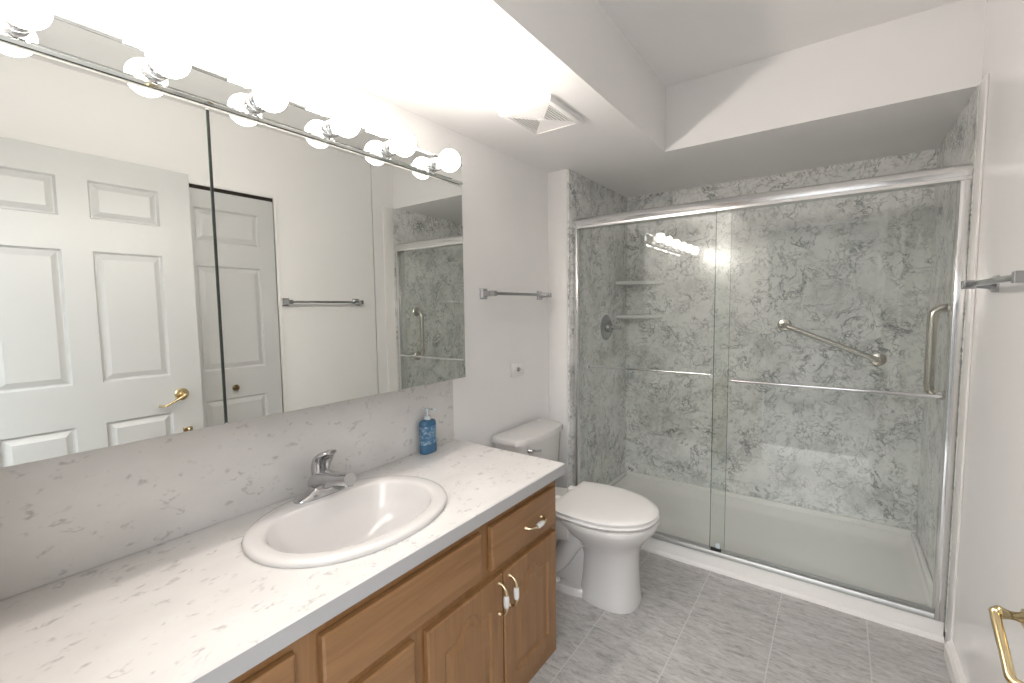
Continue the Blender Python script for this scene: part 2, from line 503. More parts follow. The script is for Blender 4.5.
# ---- entrance door, open against the right wall
DX = 1.682
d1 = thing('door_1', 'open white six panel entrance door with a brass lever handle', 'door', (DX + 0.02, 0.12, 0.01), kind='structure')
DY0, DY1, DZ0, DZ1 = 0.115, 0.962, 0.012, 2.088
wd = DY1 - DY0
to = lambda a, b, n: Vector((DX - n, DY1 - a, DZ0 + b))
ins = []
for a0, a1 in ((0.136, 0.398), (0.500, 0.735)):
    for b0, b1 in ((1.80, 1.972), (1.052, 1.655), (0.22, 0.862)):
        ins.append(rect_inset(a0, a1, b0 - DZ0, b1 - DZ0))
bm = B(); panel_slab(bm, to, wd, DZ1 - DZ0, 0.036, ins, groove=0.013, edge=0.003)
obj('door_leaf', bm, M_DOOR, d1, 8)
hy, hz = 0.868, 0.948
lev = obj('door_handle', lathe(B(), (DX, hy, hz), (-1, 0, 0), [(0.032, 0), (0.032, 0.004), (0.028, 0.009), (0.014, 0.012), (0.012, 0.03)]), M_BRASS, d1)
bm = B()
tube(bm, bent([(DX - 0.028, hy, hz), (DX - 0.057, hy, hz), (DX - 0.057, hy - 0.085, hz - 0.042), (DX - 0.012, hy - 0.100, hz - 0.046)], 0.006), [0.0085] * 3 + [0.0072] * 3 + [0.0058] * 10)
obj('lever', bm, M_BRASS, lev)
bm = B(); box(bm, DX - 0.010, DX, 0.862, 0.905, 0.748, 0.772, 0.004); sphere(bm, (DX - 0.012, 0.890, 0.760), 0.009)
obj('door_bolt', bm, M_BRASSP, d1)
for z in (0.25, 1.05, 1.85):
    obj('hinge', lathe(B(), (DX + 0.018, DY0 - 0.006, z - 0.045), (0, 0, 1), [(0.006, 0), (0.006, 0.09)], 12), M_BRASS, d1)

# ================================================================== SHOWER
# ---- pan
bm = B()
x0, x1, y0, y1 = SX, W - 0.010, YT, YB
def rr(xa, xb, ya, yb, z, r, n=6):
    out = []
    for cx, cy, a0 in ((xb - r, yb - r, 0), (xa + r, yb - r, PI / 2), (xa + r, ya + r, PI), (xb - r, ya + r, 1.5 * PI)):
        for i in range(n + 1):
            a = a0 + PI / 2 * i / n
            out.append(Vector((cx + r * math.cos(a), cy + r * math.sin(a), z)))
    return out
RZ = 0.100
loft(bm, [rr(x0, x1, y0, y1, 0.0, 0.004), rr(x0, x1, y0, y1, 0.066, 0.004), rr(x0, x1, y0 + 0.004, y1, 0.076, 0.004), rr(x0, x1, y0 + 0.012, y1, 0.081, 0.004),
          rr(x0 + .012, x1 - .012, y0 + 0.085, y1 - .012, 0.083, 0.03), rr(x0 + .03, x1 - .03, y0 + 0.10, y1 - .03, 0.074, 0.05),
          rr(x0 + .055, x1 - .055, y0 + 0.125, y1 - .055, 0.045, 0.07), rr(x0 + .09, x1 - .09, y0 + 0.15, y1 - .09, 0.033, 0.07),
          rr(x0 + .7, x1 - .7, y0 + .38, y1 - .38, 0.025, 0.02)])
pan = thing('shower_pan', 'low white acrylic shower tray with a raised front threshold', 'shower tray', (1.0, YT, 0))
obj('basin', bm, M_PAN, pan)
bm = B()
for (xa, xb, ya, yb) in ((x0, x1, y1 - 0.022, y1), (x0, x0 + 0.022, y0 + 0.1, y1 - 0.022), (x1 - 0.022, x1, y0 + 0.1, y1 - 0.022)):
    box(bm, xa, xb, ya, yb, 0.078, 0.112, 0.007)
obj('rim', bm, M_PAN, pan)
bm = B()
loft(bm, [[Vector((x, YT, 0)), Vector((x, YT - 0.016, 0)), Vector((x, YT - 0.014, 0.010)), Vector((x, YT - 0.006, 0.018)), Vector((x, YT, 0.020))] for x in (SX, W - 0.009)])
struct('trim_5', bm, M_TRIM, 'thin white moulding at the foot of the shower threshold', 'trim')

# ---- sliding glass enclosure
enc = thing('shower_enclosure', 'sliding two panel glass shower door in a polished aluminium frame', 'shower door', (1.0, 2.46, 0.082))
YH0, YH1 = 2.415, 2.490
bm = B()
prof = []
for y, z in ((YH1, 1.838), (YH1, 1.895), (YH1 - 0.008, 1.899), (YH0 + 0.022, 1.899), (YH0 + 0.008, 1.893), (YH0 - 0.002, 1.880), (YH0 - 0.004, 1.868), (YH0 + 0.002, 1.858), (YH0 + 0.004, 1.852), (YH0 - 0.001, 1.848), (YH0 - 0.001, 1.836), (YH0 + 0.008, 1.836), (YH0 + 0.008, 1.842), (YH1 - .01, 1.842)):
    prof.append((y, z))
loft(bm, [[Vector((x, y, z)) for y, z in prof] for x in (SX + 0.001, W - 0.011)])
obj('header_rail', bm, M_ALU, enc, 40)
def jamb(xa, xb):
    bm = B()
    box(bm, xa, xb, 2.418, 2.432, 0.083, 1.838, 0.002); box(bm, xa, (xa + 0.014) if xa < 1 else xb, 2.432, 2.488, 0.083, 1.838, 0.001)
    if xa > 1: box(bm, xb - 0.014, xb, 2.432, 2.488, 0.083, 1.838, 0.001)
    return obj('side_jamb', bm, M_ALU, enc)
jamb(SX + 0.001, SX + 0.031); jamb(W - 0.041, W - 0.011)
bm = B()
loft(bm, [[Vector((x, y, z)) for y, z in ((2.418, 0.0835), (2.418, 0.094), (2.424, 0.104), (2.434, 0.106), (2.438, 0.092), (2.456, 0.092), (2.459, 0.106), (2.469, 0.106), (2.474, 0.092), (2.488, 0.088), (2.488, 0.0835))]
          for x in (SX + 0.032, W - 0.042)])
obj('bottom_track', bm, M_TRACK, enc)
def pane(xa, xb, y, lab):
    g = obj('glass_panel', box(B(), xa, xb, y - 0.003, y + 0.003, 0.112, 1.848), M_GLASS, enc)
    g['label'] = lab
    return g
def door_bar(g, xa, xb, yg, yb, z, m, bent_end=True):
    bm = B()
    s = 1 if yb > yg else -1
    tube(bm, bent([(xa, yg + s * .004, z), (xa, yb, z), (xb, yb, z), (xb, yg + s * .004, z)], 0.02), 0.0075)
    r = obj('towel_rail', bm, m, g)
    for x in (xa, xb):
        bm = B(); lathe(bm, (x, yg + s * .0035, z), (0, s, 0), [(0.013, 0), (0.013, 0.004), (0.009, 0.008)], 18)
        lathe(bm, (x, yg - s * .0035, z), (0, -s, 0), [(0.010, 0), (0.010, 0.004)], 18)
        obj('rail_mount', bm, m, g)
g1 = pane(SX + 0.018, 0.996, 2.466, 'inner left glass panel with inside towel rail')
door_bar(g1, 0.212, 0.918, 2.466, 2.512, 1.011, M_CHROME)
g2 = pane(0.934, W - 0.025, 2.436, 'outer right glass panel with outside towel rail')
door_bar(g2, 1.012, 1.775, 2.436, 2.392, 1.006, M_CHROME)
def strip(xa, xb, y):
    return box(B(), xa, xb, y - 0.0035, y + 0.0035, 0.112, 1.848)
obj('edge_seal', box(B(), 0.9315, 0.9340, 2.4325, 2.4395, 0.112, 1.846), M_GREENEDGE, g2)
obj('edge_seal', box(B(), 0.996, 0.9975, 2.463, 2.469, 0.112, 1.846), M_GREENEDGE, g1)
bm = B(); box(bm, 0.938, 0.990, 2.424, 2.4315, 0.106, 0.122, 0.002)
obj('door_guide', bm, M_BLACK, enc)
obj('guide_clip', box(B(), 0.962, 0.984, 2.4245, 2.4325, 0.122, 0.150, 0.003), M_CLEAR, enc)

# ---- corner shelves
def shelf(z, label):
    bm = B()
    ax, ay = 0.275, 0.205
    def ring(zz, k):
        pts = [Vector((SX + 0.0005, YB - 0.0005, zz))]
        n = 14
        for i in range(n + 1):
            u = i / n
            a = u * PI / 2
            f = 0.80 + 0.20 * (1 - math.sin(2 * a))
            s = math.sin(a) ** 1.0; c = math.cos(a) ** 1.0
            k2 = 1 / (s + c) * (1 + 0.10 * math.sin(2 * a))
            pts.append(Vector((SX + 0.0005 + (ax + k) * c * k2, YB - 0.0005 - (ay + k) * s * k2, zz)))
        return pts
    loft(bm, [ring(z - 0.026, -0.012), ring(z - 0.020, -0.002), ring(z - 0.004, 0.0), ring(z, -0.005)])
    return mark(obj('corner_shelf', bm, M_SHELF), label, 'shelf', 'shower corner shelves')
M_SHELF = mat('pale_grey_stone', (0.74, 0.745, 0.735), 0.25)
shelf(1.556, 'upper grey stone corner shelf in the shower')
shelf(1.312, 'lower grey stone corner shelf in the shower')

# ---- shower valve
v = thing('shower_valve', 'round chrome shower valve with lever on left marble wall', 'shower valve', (SX, 2.90, 1.232))
obj('escutcheon', lathe(B(), (SX, 2.90, 1.232), (1, 0, 0), [(0.088, 0), (0.088, 0.004), (0.080, 0.010), (0.05, 0.014), (0.034, 0.016), (0.030, 0.036), (0, 0.038)], 36), M_VALVE, v)
bm = B(); tube(bm, [(SX + 0.030, 2.90, 1.232), (SX + 0.06, 2.90, 1.232), (SX + 0.062, 2.90, 1.232), (SX + 0.105, 2.90, 1.230), (SX + 0.11, 2.90, 1.230)], [0.024, 0.022, 0.015, 0.0125, 0.008])
obj('handle', bm, M_CHROME, v)

# ---- grab bars
def grab(name, pts, fl, ax, label, r=0.015, fr=0.038):
    c = [(a + b) / 2 for a, b in zip(pts[0], pts[-1])]
    g = thing(name, label, 'grab bar', c, 'shower grab bars')
    obj('rail', tube(B(), bent(pts, 0.045, 8), r, 18), M_NICKEL, g)
    for p in fl:
        obj('flange', lathe(B(), p, ax, [(fr, 0), (fr, 0.004), (fr * .85, 0.010), (r * 1.15, 0.013), (r * 1.1, 0.018)], 28), M_NICKEL, g)
grab('grab_bar', [(1.168, YB - .002, 1.249), (1.168, YB - .062, 1.249), (1.628, YB - .062, 1.058), (1.628, YB - .002, 1.058)],
     [(1.168, YB, 1.249), (1.628, YB, 1.058)], (0, -1, 0), 'slanted metal grab bar on the back marble wall of the shower')
GY = 2.63
grab('grab_bar', [(W - .012, GY, 1.352), (W - .072, GY, 1.352), (W - .072, GY, 0.975), (W - .012, GY, 0.975)],
     [(W - .010, GY, 1.352), (W - .010, GY, 0.975)], (-1, 0, 0), 'upright metal grab bar on the right marble wall of the shower', 0.0175, 0.040)

# ================================================================== VANITY
CF = 0.560          # cabinet front plane
CE = 1.487          # cabinet right end
van = thing('vanity_cabinet', 'honey oak vanity cabinet under the white counter with drawers and arched doors', 'cabinet', (0.28, 0.74, 0))
bm = B()
CT = HC - 0.043
box(bm, 0.002, CF - 0.002, 0.004, 0.022, 0.0, CT - 0.001); box(bm, 0.002, CF - 0.002, CE - 0.018, CE, 0.0, CT - 0.001)
box(bm, 0.002, CF - 0.002, 0.022, CE - 0.018, 0.05, 0.066); box(bm, 0.002, 0.012, 0.022, CE - 0.018, 0.066, CT - 0.001)
box(bm, CF - 0.02, CF - 0.002, 0.022, CE - 0.018, 0.0, CT - 0.001)
obj('carcass', bm, M_WOODV, van)
bm = B()
FX = CF
rails = [(0.004, 0.052, 0, CT), (0.436, 0.486, 0, CT), (1.448, CE, 0, CT), (0.745, 0.780, 0.0, 0.535), (1.020, 1.060, 0.535, CT)]
for ya, yb, za, zb in rails: box(bm, FX - 0.002, FX, ya, yb, za, zb - 0.001)
for za, zb in ((0.0, 0.07), (0.512, 0.548), (0.688, CT - 0.001)):
    box(bm, FX - 0.002, FX + 0.0003, 0.004, CE, za, zb)
obj('face_frame', bm, M_WOODV, van)
FT = 0.019
def front(name, ya, yb, za, zb, m, ins=None, parent=van, label=None):
    w, h = yb - ya, zb - za
    to = lambda a, b, n: Vector((FX + FT + n, ya + a, za + b))
    bm = B(); panel_slab(bm, to, w, h, FT - 0.0006, ins or [], groove=0.006, edge=0.006)
    o = obj(name, bm, m, parent, 8)
    if label: o['label'] = label
    return o
def pull(par, y, z, vertical, lab=None):
    s = 0.044
    X = FX + FT
    D = (lambda k: (y, z + k)) if vertical else (lambda k: (y + k, z))
    P = lambda k, n: Vector((X + n, D(k)[0], D(k)[1]))
    arm = bez(P(-s * 1.17, 0.001), P(-s * 1.22, 0.020), P(-s * 0.9, 0.030), P(-0.021, 0.030), 8)
    pts = [P(-s * 1.17, -0.0002), P(-s * 1.17, 0.0005), P(-s * 1.17, 0.003)] + arm[1:]
    rad = [0.0075, 0.0085, 0.0080, 0.0058, 0.0046, 0.0042, 0.0042, 0.0044, 0.0048, 0.0058, 0.0062]
    mid = [(-0.0205, 0.0050), (-0.019, 0.0080), (-0.010, 0.0098), (0.0, 0.0100)]
    half = list(zip(pts, rad)) + [(P(k, 0.030), r_) for k, r_ in mid]
    refl = lambda p: Vector((p.x, 2 * D(0)[0] - p.y, 2 * D(0)[1] - p.z))
    path = half + [(refl(p), r_) for p, r_ in half[-2::-1]]
    bm = B(); tube(bm, [p for p, _ in path], [r_ for _, r_ in path], 12)
    bm.faces.ensure_lookup_table()
    c0 = P(0, 0.030)
    for f in bm.faces:
        c_ = f.calc_center_median()
        k = abs(c_.z - c0.z) if vertical else abs(c_.y - c0.y)
        if k < 0.0201 and c_.x > X + 0.015: f.material_index = 1
    h = obj('handle', bm, [M_BRASSP, M_PORC], par, 60)
    h['label'] = 'brass pull with a white porcelain grip'
    return h
dr = front('drawer', 1.064, 1.462, 0.542, 0.686, M_WOODH, label='small right drawer with a brass and porcelain pull')
pull(dr, 1.300, 0.610, False)
front('false_front', 0.490, 1.016, 0.542, 0.686, M_WOODH, label='wide blank panel below the sink')
dl = front('drawer', 0.050, 0.432, 0.542, 0.686, M_WOODH, label='left drawer below the counter')
pull(dl, 0.24, 0.610, False)
def cab_door(ya, yb, hy, lab):
    w = yb - ya; h = 0.512 - 0.062
    d = front('door', ya, yb, 0.062, 0.512, M_WOODV, [arch_inset(0.060, w - 0.060, 0.060, h - 0.052, 0.045)], label=lab)
    pull(d, hy, 0.437, True)
cab_door(0.785, 1.118, 1.095, 'left arched panel door of the right hand pair')
cab_door(1.124, 1.462, 1.150, 'arched panel door at the right end')
front('drawer', 0.490, 0.742, 0.372, 0.530 - 0.014, M_WOODH, label='upper plain drawer left of the arched doors')
front('drawer', 0.490, 0.742, 0.222, 0.362, M_WOODH, label='middle plain drawer left of the arched doors')
front('drawer', 0.490, 0.742, 0.062, 0.212, M_WOODH, label='bottom plain drawer left of the arched doors')
cab_door(0.050, 0.432, 0.405, 'arched panel door at the left end')

# ---- counter with an oval cut-out
SCX, SCY = 0.289, 0.776
def sink_outer(z, g=0.0, n=72):
    return ell(SCX, SCY, z, 0.237 + g, 0.297 + g, n, 2.1)
bm = B()
CX0, CX1, CY0, CY1 = 0.0, 0.588, 0.002, 1.516
r = 0.004
top = [Vector(p) for p in ((CX0, CY0, HC), (CX1 - r, CY0, HC), (CX1 - r, CY1 - r, HC), (CX0, CY1 - r, HC))]
hole = sink_outer(HC, -0.022)
fill(bm, [top, hole])
full = lambda z: [Vector((CX0, CY0, z)), Vector((CX1, CY0, z)), Vector((CX1, CY1, z)), Vector((CX0, CY1, z))]
loft(bm, [top, full(HC - r)], False, False); loft(bm, [full(HC - r), full(HC - 0.043)], False, False)
loft(bm, [hole, sink_outer(HC - 0.043, -0.022)], False, False)
fill(bm, [full(HC - 0.043), sink_outer(HC - 0.043, -0.022)])
bmesh.ops.remove_doubles(bm, verts=bm.verts, dist=1e-5)
bmesh.ops.recalc_face_normals(bm, faces=bm.faces)
for f in bm.faces:                                  # front and right end faces get a darker grey, shade put into the colour
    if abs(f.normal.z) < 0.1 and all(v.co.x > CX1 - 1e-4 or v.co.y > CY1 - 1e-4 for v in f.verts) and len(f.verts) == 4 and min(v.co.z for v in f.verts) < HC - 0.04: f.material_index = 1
mark(obj('countertop', bm, [M_QUARTZ, M_EDGE_SHADE]), 'white speckled marble countertop on the oak vanity', 'countertop')
mark(obj('backsplash', box(B(), 0.0, 0.012, 0.002, 1.500, HC + 0.0005, 1.075, 0.002), M_QUARTZ), 'pale speckled marble backsplash panel between counter and mirror', 'backsplash')

# ---- sink
sink = thing('sink', 'oval white porcelain drop-in sink in the countertop', 'sink', (SCX, SCY, HC))
def sink_in(z, k, n=72):
    out = []
    cx = 0.292
    for p in ell(cx, SCY, 0, 0.186, 0.246, n, 2.1):
        x = p.x
        lim = 0.150
        if x < lim + 0.02:                         # flat back edge under the faucet ledge
            t_ = (lim + 0.02 - x); x = lim + 0.02 - 0.02 * (1 - math.exp(-t_ / 0.02))
        out.append(Vector((SCX + 0.02 + (x - SCX - 0.02) * k, SCY + (p.y - SCY) * k, z)))
    return out
bm = B()
zt = HC + 0.017
loft(bm, [sink_outer(HC - 0.02, -0.03), sink_outer(HC + 0.0006, -0.026), sink_outer(HC + 0.0006, -0.002), sink_outer(HC + 0.008, 0.0), sink_outer(HC + 0.014, -0.004), sink_outer(zt, -0.014),
          sink_in(zt - 0.001, 1.045), sink_in(zt - 0.004, 1.01), sink_in(zt - 0.012, 0.985), sink_in(zt - 0.05, 0.93), sink_in(zt - 0.10, 0.82), sink_in(zt - 0.135, 0.64), sink_in(zt - 0.152, 0.40), sink_in(zt - 0.158, 0.12)], False, True)
obj('basin', bm, M_PORC, sink, 60)
obj('drain', lathe(B(), (SCX + 0.02, SCY, zt - 0.158), (0, 0, 1), [(0.024, 0.0), (0.024, 0.003), (0.018, 0.004), (0.004, 0.002)], 20), M_CHROME, sink)

# ---- faucet
FYc = 0.785; FXc = 0.100; fz = zt - 0.001
fau = thing('faucet', 'chrome single lever faucet on the back ledge of the sink', 'faucet', (FXc, FYc, fz))
bm = B()
def fring(z, rx, ry, cx=FXc, p=2.6): return ell(cx, FYc, z, rx, ry, 32, p)
loft(bm, [fring(fz, 0.030, 0.092), fring(fz + 0.005, 0.030, 0.092), fring(fz + 0.010, 0.027, 0.080), fring(fz + 0.017, 0.026, 0.058), fring(fz + 0.026, 0.026, 0.040), fring(fz + 0.038, 0.025, 0.029, p=2.2)])
obj('base_plate', bm, M_FAUCET, fau, 50)
def swept(bm, pts, ry, rz, n=24, p=2.4):
    rings = []; m = len(pts) - 1
    for i, q in enumerate(pts):
        dx = pts[min(i + 1, m)] - pts[max(i - 1, 0)]; dx.normalize()
        nrm = Vector((-dx.z, 0, dx.x)); ring = []
        for k in range(n):
            a = 2 * PI * k / n; c_, s_ = math.cos(a), math.sin(a)
            ring.append(q + Vector((0, ry[i] * math.copysign(abs(c_) ** (2 / p), c_), 0)) + nrm * rz[i] * math.copysign(abs(s_) ** (2 / p), s_))
        rings.append(ring)
    return loft(bm, rings)
bm = B()
m_ = 14
path = bez((FXc - 0.030, FYc, fz + 0.026), (FXc - 0.005, FYc, fz + 0.050), (FXc + 0.06, FYc, fz + 0.062), (FXc + 0.158, FYc, fz + 0.083), m_)
swept(bm, path, [0.030 + 0.008 * math.sin(PI * min(1, i / m_ * 1.3)) - 0.009 * (i / m_) for i in range(m_ + 1)],
      [0.023 + 0.010 * math.sin(PI * min(1, i / m_ * 1.4)) - 0.005 * (i / m_) for i in range(m_ + 1)])
obj('spout', bm, M_FAUCET, fau, 50)
bm = B(); lathe(bm, (FXc + 0.146, FYc, fz + 0.072), (0.15, 0, -1), [(0.0125, 0), (0.0125, 0.014), (0.010, 0.015), (0.009, 0.011)], 20)
obj('aerator', bm, M_FAUCET, fau, 50)
bm = B()
lathe(bm, (FXc - 0.006, FYc, fz + 0.048), (0.2, 0, 1), [(0.027, 0), (0.0275, 0.012), (0.023, 0.022), (0.012, 0.028), (0, 0.029)], 24)
obj('cap', bm, M_FAUCET, fau, 50)
bm = B()
pp = bez((FXc - 0.010, FYc, fz + 0.060), (FXc + 0.000, FYc, fz + 0.100), (FXc + 0.012, FYc, fz + 0.136), (FXc + 0.060, FYc, fz + 0.148), m_)
ry = [0.024 + 0.012 * math.sin(PI * 0.5 * min(1, i / 9)) for i in range(m_ + 1)]
for k, v_ in ((m_, 0.40), (m_ - 1, 0.72), (m_ - 2, 0.90)): ry[k] *= v_
swept(bm, pp, ry, [0.020 - 0.013 * i / m_ for i in range(m_ + 1)])
obj('lever', bm, M_FAUCET, fau, 50)

# ---- soap bottle
bx, by = 0.042, 1.308
sb = thing('soap_bottle', 'blue liquid hand soap pump bottle by the backsplash corner', 'soap bottle', (bx, by, HC + 0.001))
bm = B(); z0 = HC + 0.0012
loft(bm, [ell(bx, by, z0 + z, rx, ry, 32, 2.5) for z, rx, ry in ((0, 0.021, 0.038), (0.004, 0.024, 0.0415), (0.03, 0.0245, 0.0410), (0.075, 0.0225, 0.0375), (0.118, 0.024, 0.0405), (0.133, 0.023, 0.0385), (0.139, 0.018, 0.031), (0.143, 0.012, 0.014))])
obj('body', bm, M_BLUE, sb, 50)
bm = B()
loft(bm, [ell(bx, by, z0 + z, rx, ry, 32, 2.5) for z, rx, ry in ((0.040, 0.0246, 0.0406), (0.045, 0.0250, 0.0410), (0.075, 0.0236, 0.0386), (0.112, 0.0247, 0.0410), (0.116, 0.0243, 0.0406))], False, False)
obj('paper_label', bm, M_LABEL, sb, 50)
bm = B()
lathe(bm, (bx, by, z0 + 0.141), (0, 0, 1), [(0.0145, 0), (0.0145, 0.014), (0.006, 0.016), (0.005, 0.034), (0.010, 0.036), (0.010, 0.048), (0.004, 0.050)], 18)
tube(bm, [(bx, by, z0 + 0.184), (bx + 0.02, by + 0.012, z0 + 0.186), (bx + 0.034, by + 0.02, z0 + 0.181)], [0.006, 0.005, 0.004], 10)
obj('pump', bm, M_CLEAR, sb)

# ================================================================== MIRROR CABINET AND LIGHT BAR
MZ0, MZ1, ME = 1.088, 1.868, 1.400
BZ0, BZ1 = 1.870, 1.958
mc = thing('medicine_cabinet', 'long three panel mirrored medicine cabinet above the vanity', 'mirror cabinet', (0.08, 0.71, MZ0))
bm = B()
box(bm, 0.0, MX - 0.006, 0.016, ME, MZ0 + 0.001, MZ1, 0.001)
obj('cabinet_body', bm, M_TRIM, mc)
def mdoor(ya, yb, dskew, lab):
    bm = B()
    pts = lambda y, x: Vector((x, y, 0))
    xa, xb = MX - dskew, MX + dskew
    loft(bm, [[Vector((xa - 0.005, ya, z)), Vector((xb - 0.005, yb, z)), Vector((xb, yb, z)), Vector((xa, ya, z))] for z in (MZ0, MZ1 - 0.002)])
    o = obj('mirror_door', bm, M_MIRROR, mc, 0)
    o['label'] = lab
    return o
mdoor(0.018, 0.4828, 0.0, 'left mirror door')
mdoor(0.4905, 0.956, 0.0, 'middle mirror door')
mdoor(0.959, ME, 0.0, 'right mirror door')
obj('door_edge', box(B(), MX - 0.006, MX - 0.0005, 0.4830, 0.4846, MZ0, MZ1 - 0.004), M_GREENEDGE, mc)
obj('door_gap_shade', box(B(), MX - 0.006, MX - 0.003, 0.4847, 0.4903, MZ0 + 0.002, MZ1 - 0.004), M_BLACK, mc)  # black strip standing in for the shade inside the door gap

lb = thing('vanity_light_bar', 'long chrome bar with six lit globe bulbs above the mirror', 'vanity light', (0.09, 0.71, BZ0))
bm = B()
prof = [(0.0, BZ0), (MX - 0.004, BZ0), (MX + 0.005, BZ0 + 0.004), (MX + 0.008, BZ0 + 0.010), (MX + 0.003, BZ0 + 0.017), (MX + 0.001, BZ0 + 0.0175),
        (MX + 0.001, BZ1 - 0.012), (MX + 0.004, BZ1 - 0.011), (MX + 0.006, BZ1 - 0.006), (MX + 0.003, BZ1 - 0.001), (MX - 0.003, BZ1), (0.0, BZ1)]
loft(bm, [[Vector((x, y, z)) for x, z in prof] for y in (0.022, ME - 0.001)])
obj('mirrored_bar', bm, M_BARMIR, lb, 25)
for i in range(6):
    y = 0.174 + 0.2160 * i; z = 1.920
    s = obj('socket', lathe(B(), (MX + 0.001, y, z), (1, 0, 0), [(0.023, 0), (0.025, 0.006), (0.025, 0.010), (0.022, 0.012), (0.022, 0.018), (0.024, 0.021), (0.024, 0.026), (0.019, 0.029), (0.013, 0.030)], 28), M_CHROME, lb)
    bm = B()
    R0, cx = 0.0400, MX + 0.072
    prof = [(0.0145, MX + 0.027 - cx)]
    a0 = math.acos(-0.80)
    for k in range(0, 25):
        a = (PI - 0.47) * (1 - k / 24)
        prof.append((R0 * math.sin(a), R0 * math.cos(a)))
    lathe(bm, (cx, y, z), (1, 0, 0), prof, 32)
    bm.normal_update()
    for f in bm.faces: f.material_index = 0 if f.normal.x > 0.55 else (1 if f.normal.x > -0.2 else 2)
    obj('bulb', bm, M_BULB, s)

# ================================================================== TOILET
TY = 1.955
toi = thing('toilet', 'white two piece toilet with closed lid between vanity and shower', 'toilet', (0.45, TY, 0))
bm = B()
n = 48
def tr(z, cx, rx, ry, p=2.2, cy=None): return ell(cx, cy or TY - 0.02, z, rx, ry, n, p)
loft(bm, [tr(0.0, 0.600, 0.140, 0.122, 2.6), tr(0.012, 0.600, 0.142, 0.124, 2.6), tr(0.03, 0.600, 0.138, 0.120, 2.5), tr(0.10, 0.600, 0.134, 0.112, 2.4), tr(0.20, 0.600, 0.130, 0.108, 2.3),
          tr(0.25, 0.597, 0.136, 0.115), tr(0.285, 0.590, 0.156, 0.136), tr(0.32, 0.580, 0.190, 0.168), tr(0.355, 0.573, 0.226, 0.198), tr(0.380, 0.570, 0.243, 0.210), tr(0.396, 0.569, 0.247, 0.213), tr(0.404, 0.569, 0.243, 0.209)])
# rear: deck, trapway housing, foot
def rxr(x, ya, yb, za, zb, rad=0.03, m=5):
    out = []
    for cy, cz, a0 in ((yb - rad, zb - rad, 0), (ya + rad, zb - rad, PI / 2), (ya + rad, za + rad, PI), (yb - rad, za + rad, 1.5 * PI)):
        for i in range(m + 1):
            a = a0 + PI / 2 * i / m
            out.append(Vector((x, cy + rad * math.cos(a), cz + rad * math.sin(a))))
    return out
c = TY - 0.01
loft(bm, [rxr(0.17, c - 0.12, c + 0.12, 0.31, 0.398), rxr(0.20, c - 0.145, c + 0.145, 0.29, 0.400), rxr(0.32, c - 0.165, c + 0.165, 0.26, 0.402), rxr(0.37, c - 0.185, c + 0.185, 0.27, 0.402), rxr(0.47, c - 0.20, c + 0.20, 0.30, 0.402)])
loft(bm, [rxr(0.20, c - 0.075, c + 0.075, 0.0, 0.32), rxr(0.30, c - 0.07, c + 0.07, 0.0, 0.34), rxr(0.50, c - 0.08, c + 0.08, 0.0, 0.34)])
loft(bm, [tr(0.0, 0.36, 0.185, 0.118, 3.0), tr(0.022, 0.36, 0.185, 0.118, 3.0), tr(0.034, 0.36, 0.178, 0.108, 3.0)])
for sg in (-1, 1):
    tube(bm, bez((0.52, c + sg * 0.085, 0.30), (0.40, c + sg * 0.105, 0.30), (0.40, c + sg * 0.085, 0.07), (0.235, c + sg * 0.07, 0.07), 12), 0.050, 16)
obj('bowl', bm, M_PORC, toi, 45)
def lid_ring(z, g, n=72):
    out = []
    for i in range(n):
        a = 2 * PI * i / n; c_, s_ = math.cos(a), math.sin(a)
        rx = (0.282 + g) if c_ > 0 else (0.345 + g)
        x = 0.530 + rx * math.copysign(abs(c_) ** (2 / 2.1), c_)
        y = TY - 0.012 + (0.212 + g) * math.copysign(abs(s_) ** (2 / 2.1), s_)
        out.append(Vector((max(x, 0.354 - g), y, z)))
    return out
bm = B()
loft(bm, [lid_ring(0.406, -0.012), lid_ring(0.408, -0.003), lid_ring(0.417, 0.002), lid_ring(0.4225, -0.003)])
obj('seat', bm, M_PLASTIC, toi, 50)
bm = B()
loft(bm, [lid_ring(0.4270, -0.012), lid_ring(0.4295, -0.002), lid_ring(0.438, 0.000), lid_ring(0.444, -0.008), lid_ring(0.447, -0.03), lid_ring(0.449, -0.09)])
obj('lid', bm, M_PLASTIC, toi, 50)
for sg in (-1, 1): obj('hinge', box(B(), 0.325, 0.358, TY + sg * 0.075 - 0.02, TY + sg * 0.075 + 0.02, 0.403, 0.440, 0.006), M_PLASTIC, toi)
bm = B()
def trk(z, x1_, hw, bow):
    pts = []
    for i in range(17):
        u = -1 + 2 * i / 16
        pts.append(Vector((x1_ - bow * u * u - (0.02 if abs(u) == 1 else 0), 2.0 + hw * u, z)))
    pts.append(Vector((0.022, 2.0 + hw, z))); pts.append(Vector((0.022, 2.0 - hw, z)))
    return pts
loft(bm, [trk(0.400, 0.190, 0.185, 0.028), trk(0.42, 0.196, 0.192, 0.028), trk(0.55, 0.203, 0.203, 0.028), trk(0.683, 0.210, 0.212, 0.03)])
obj('tank', bm, M_PORC, toi, 50)
bm = B()
loft(bm, [trk(0.684, 0.214, 0.222, 0.034), trk(0.687, 0.222, 0.229, 0.036), trk(0.708, 0.222, 0.229, 0.036), trk(0.717, 0.216, 0.224, 0.034), trk(0.720, 0.200, 0.212, 0.03)])
obj('tank_lid', bm, M_PORC, toi, 40)
bm = B()
lathe(bm, (0.196, 1.845, 0.655), (1, 0, 0), [(0.016, 0), (0.016, 0.004), (0.011, 0.010), (0.008, 0.020), (0.013, 0.022), (0.013, 0.032), (0, 0.034)], 20)
tube(bm, [(0.222, 1.845, 0.655), (0.224, 1.880, 0.650), (0.222, 1.915, 0.643)], [0.007, 0.006, 0.007], 10)
obj('flush_lever', bm, M_CHROME, toi)
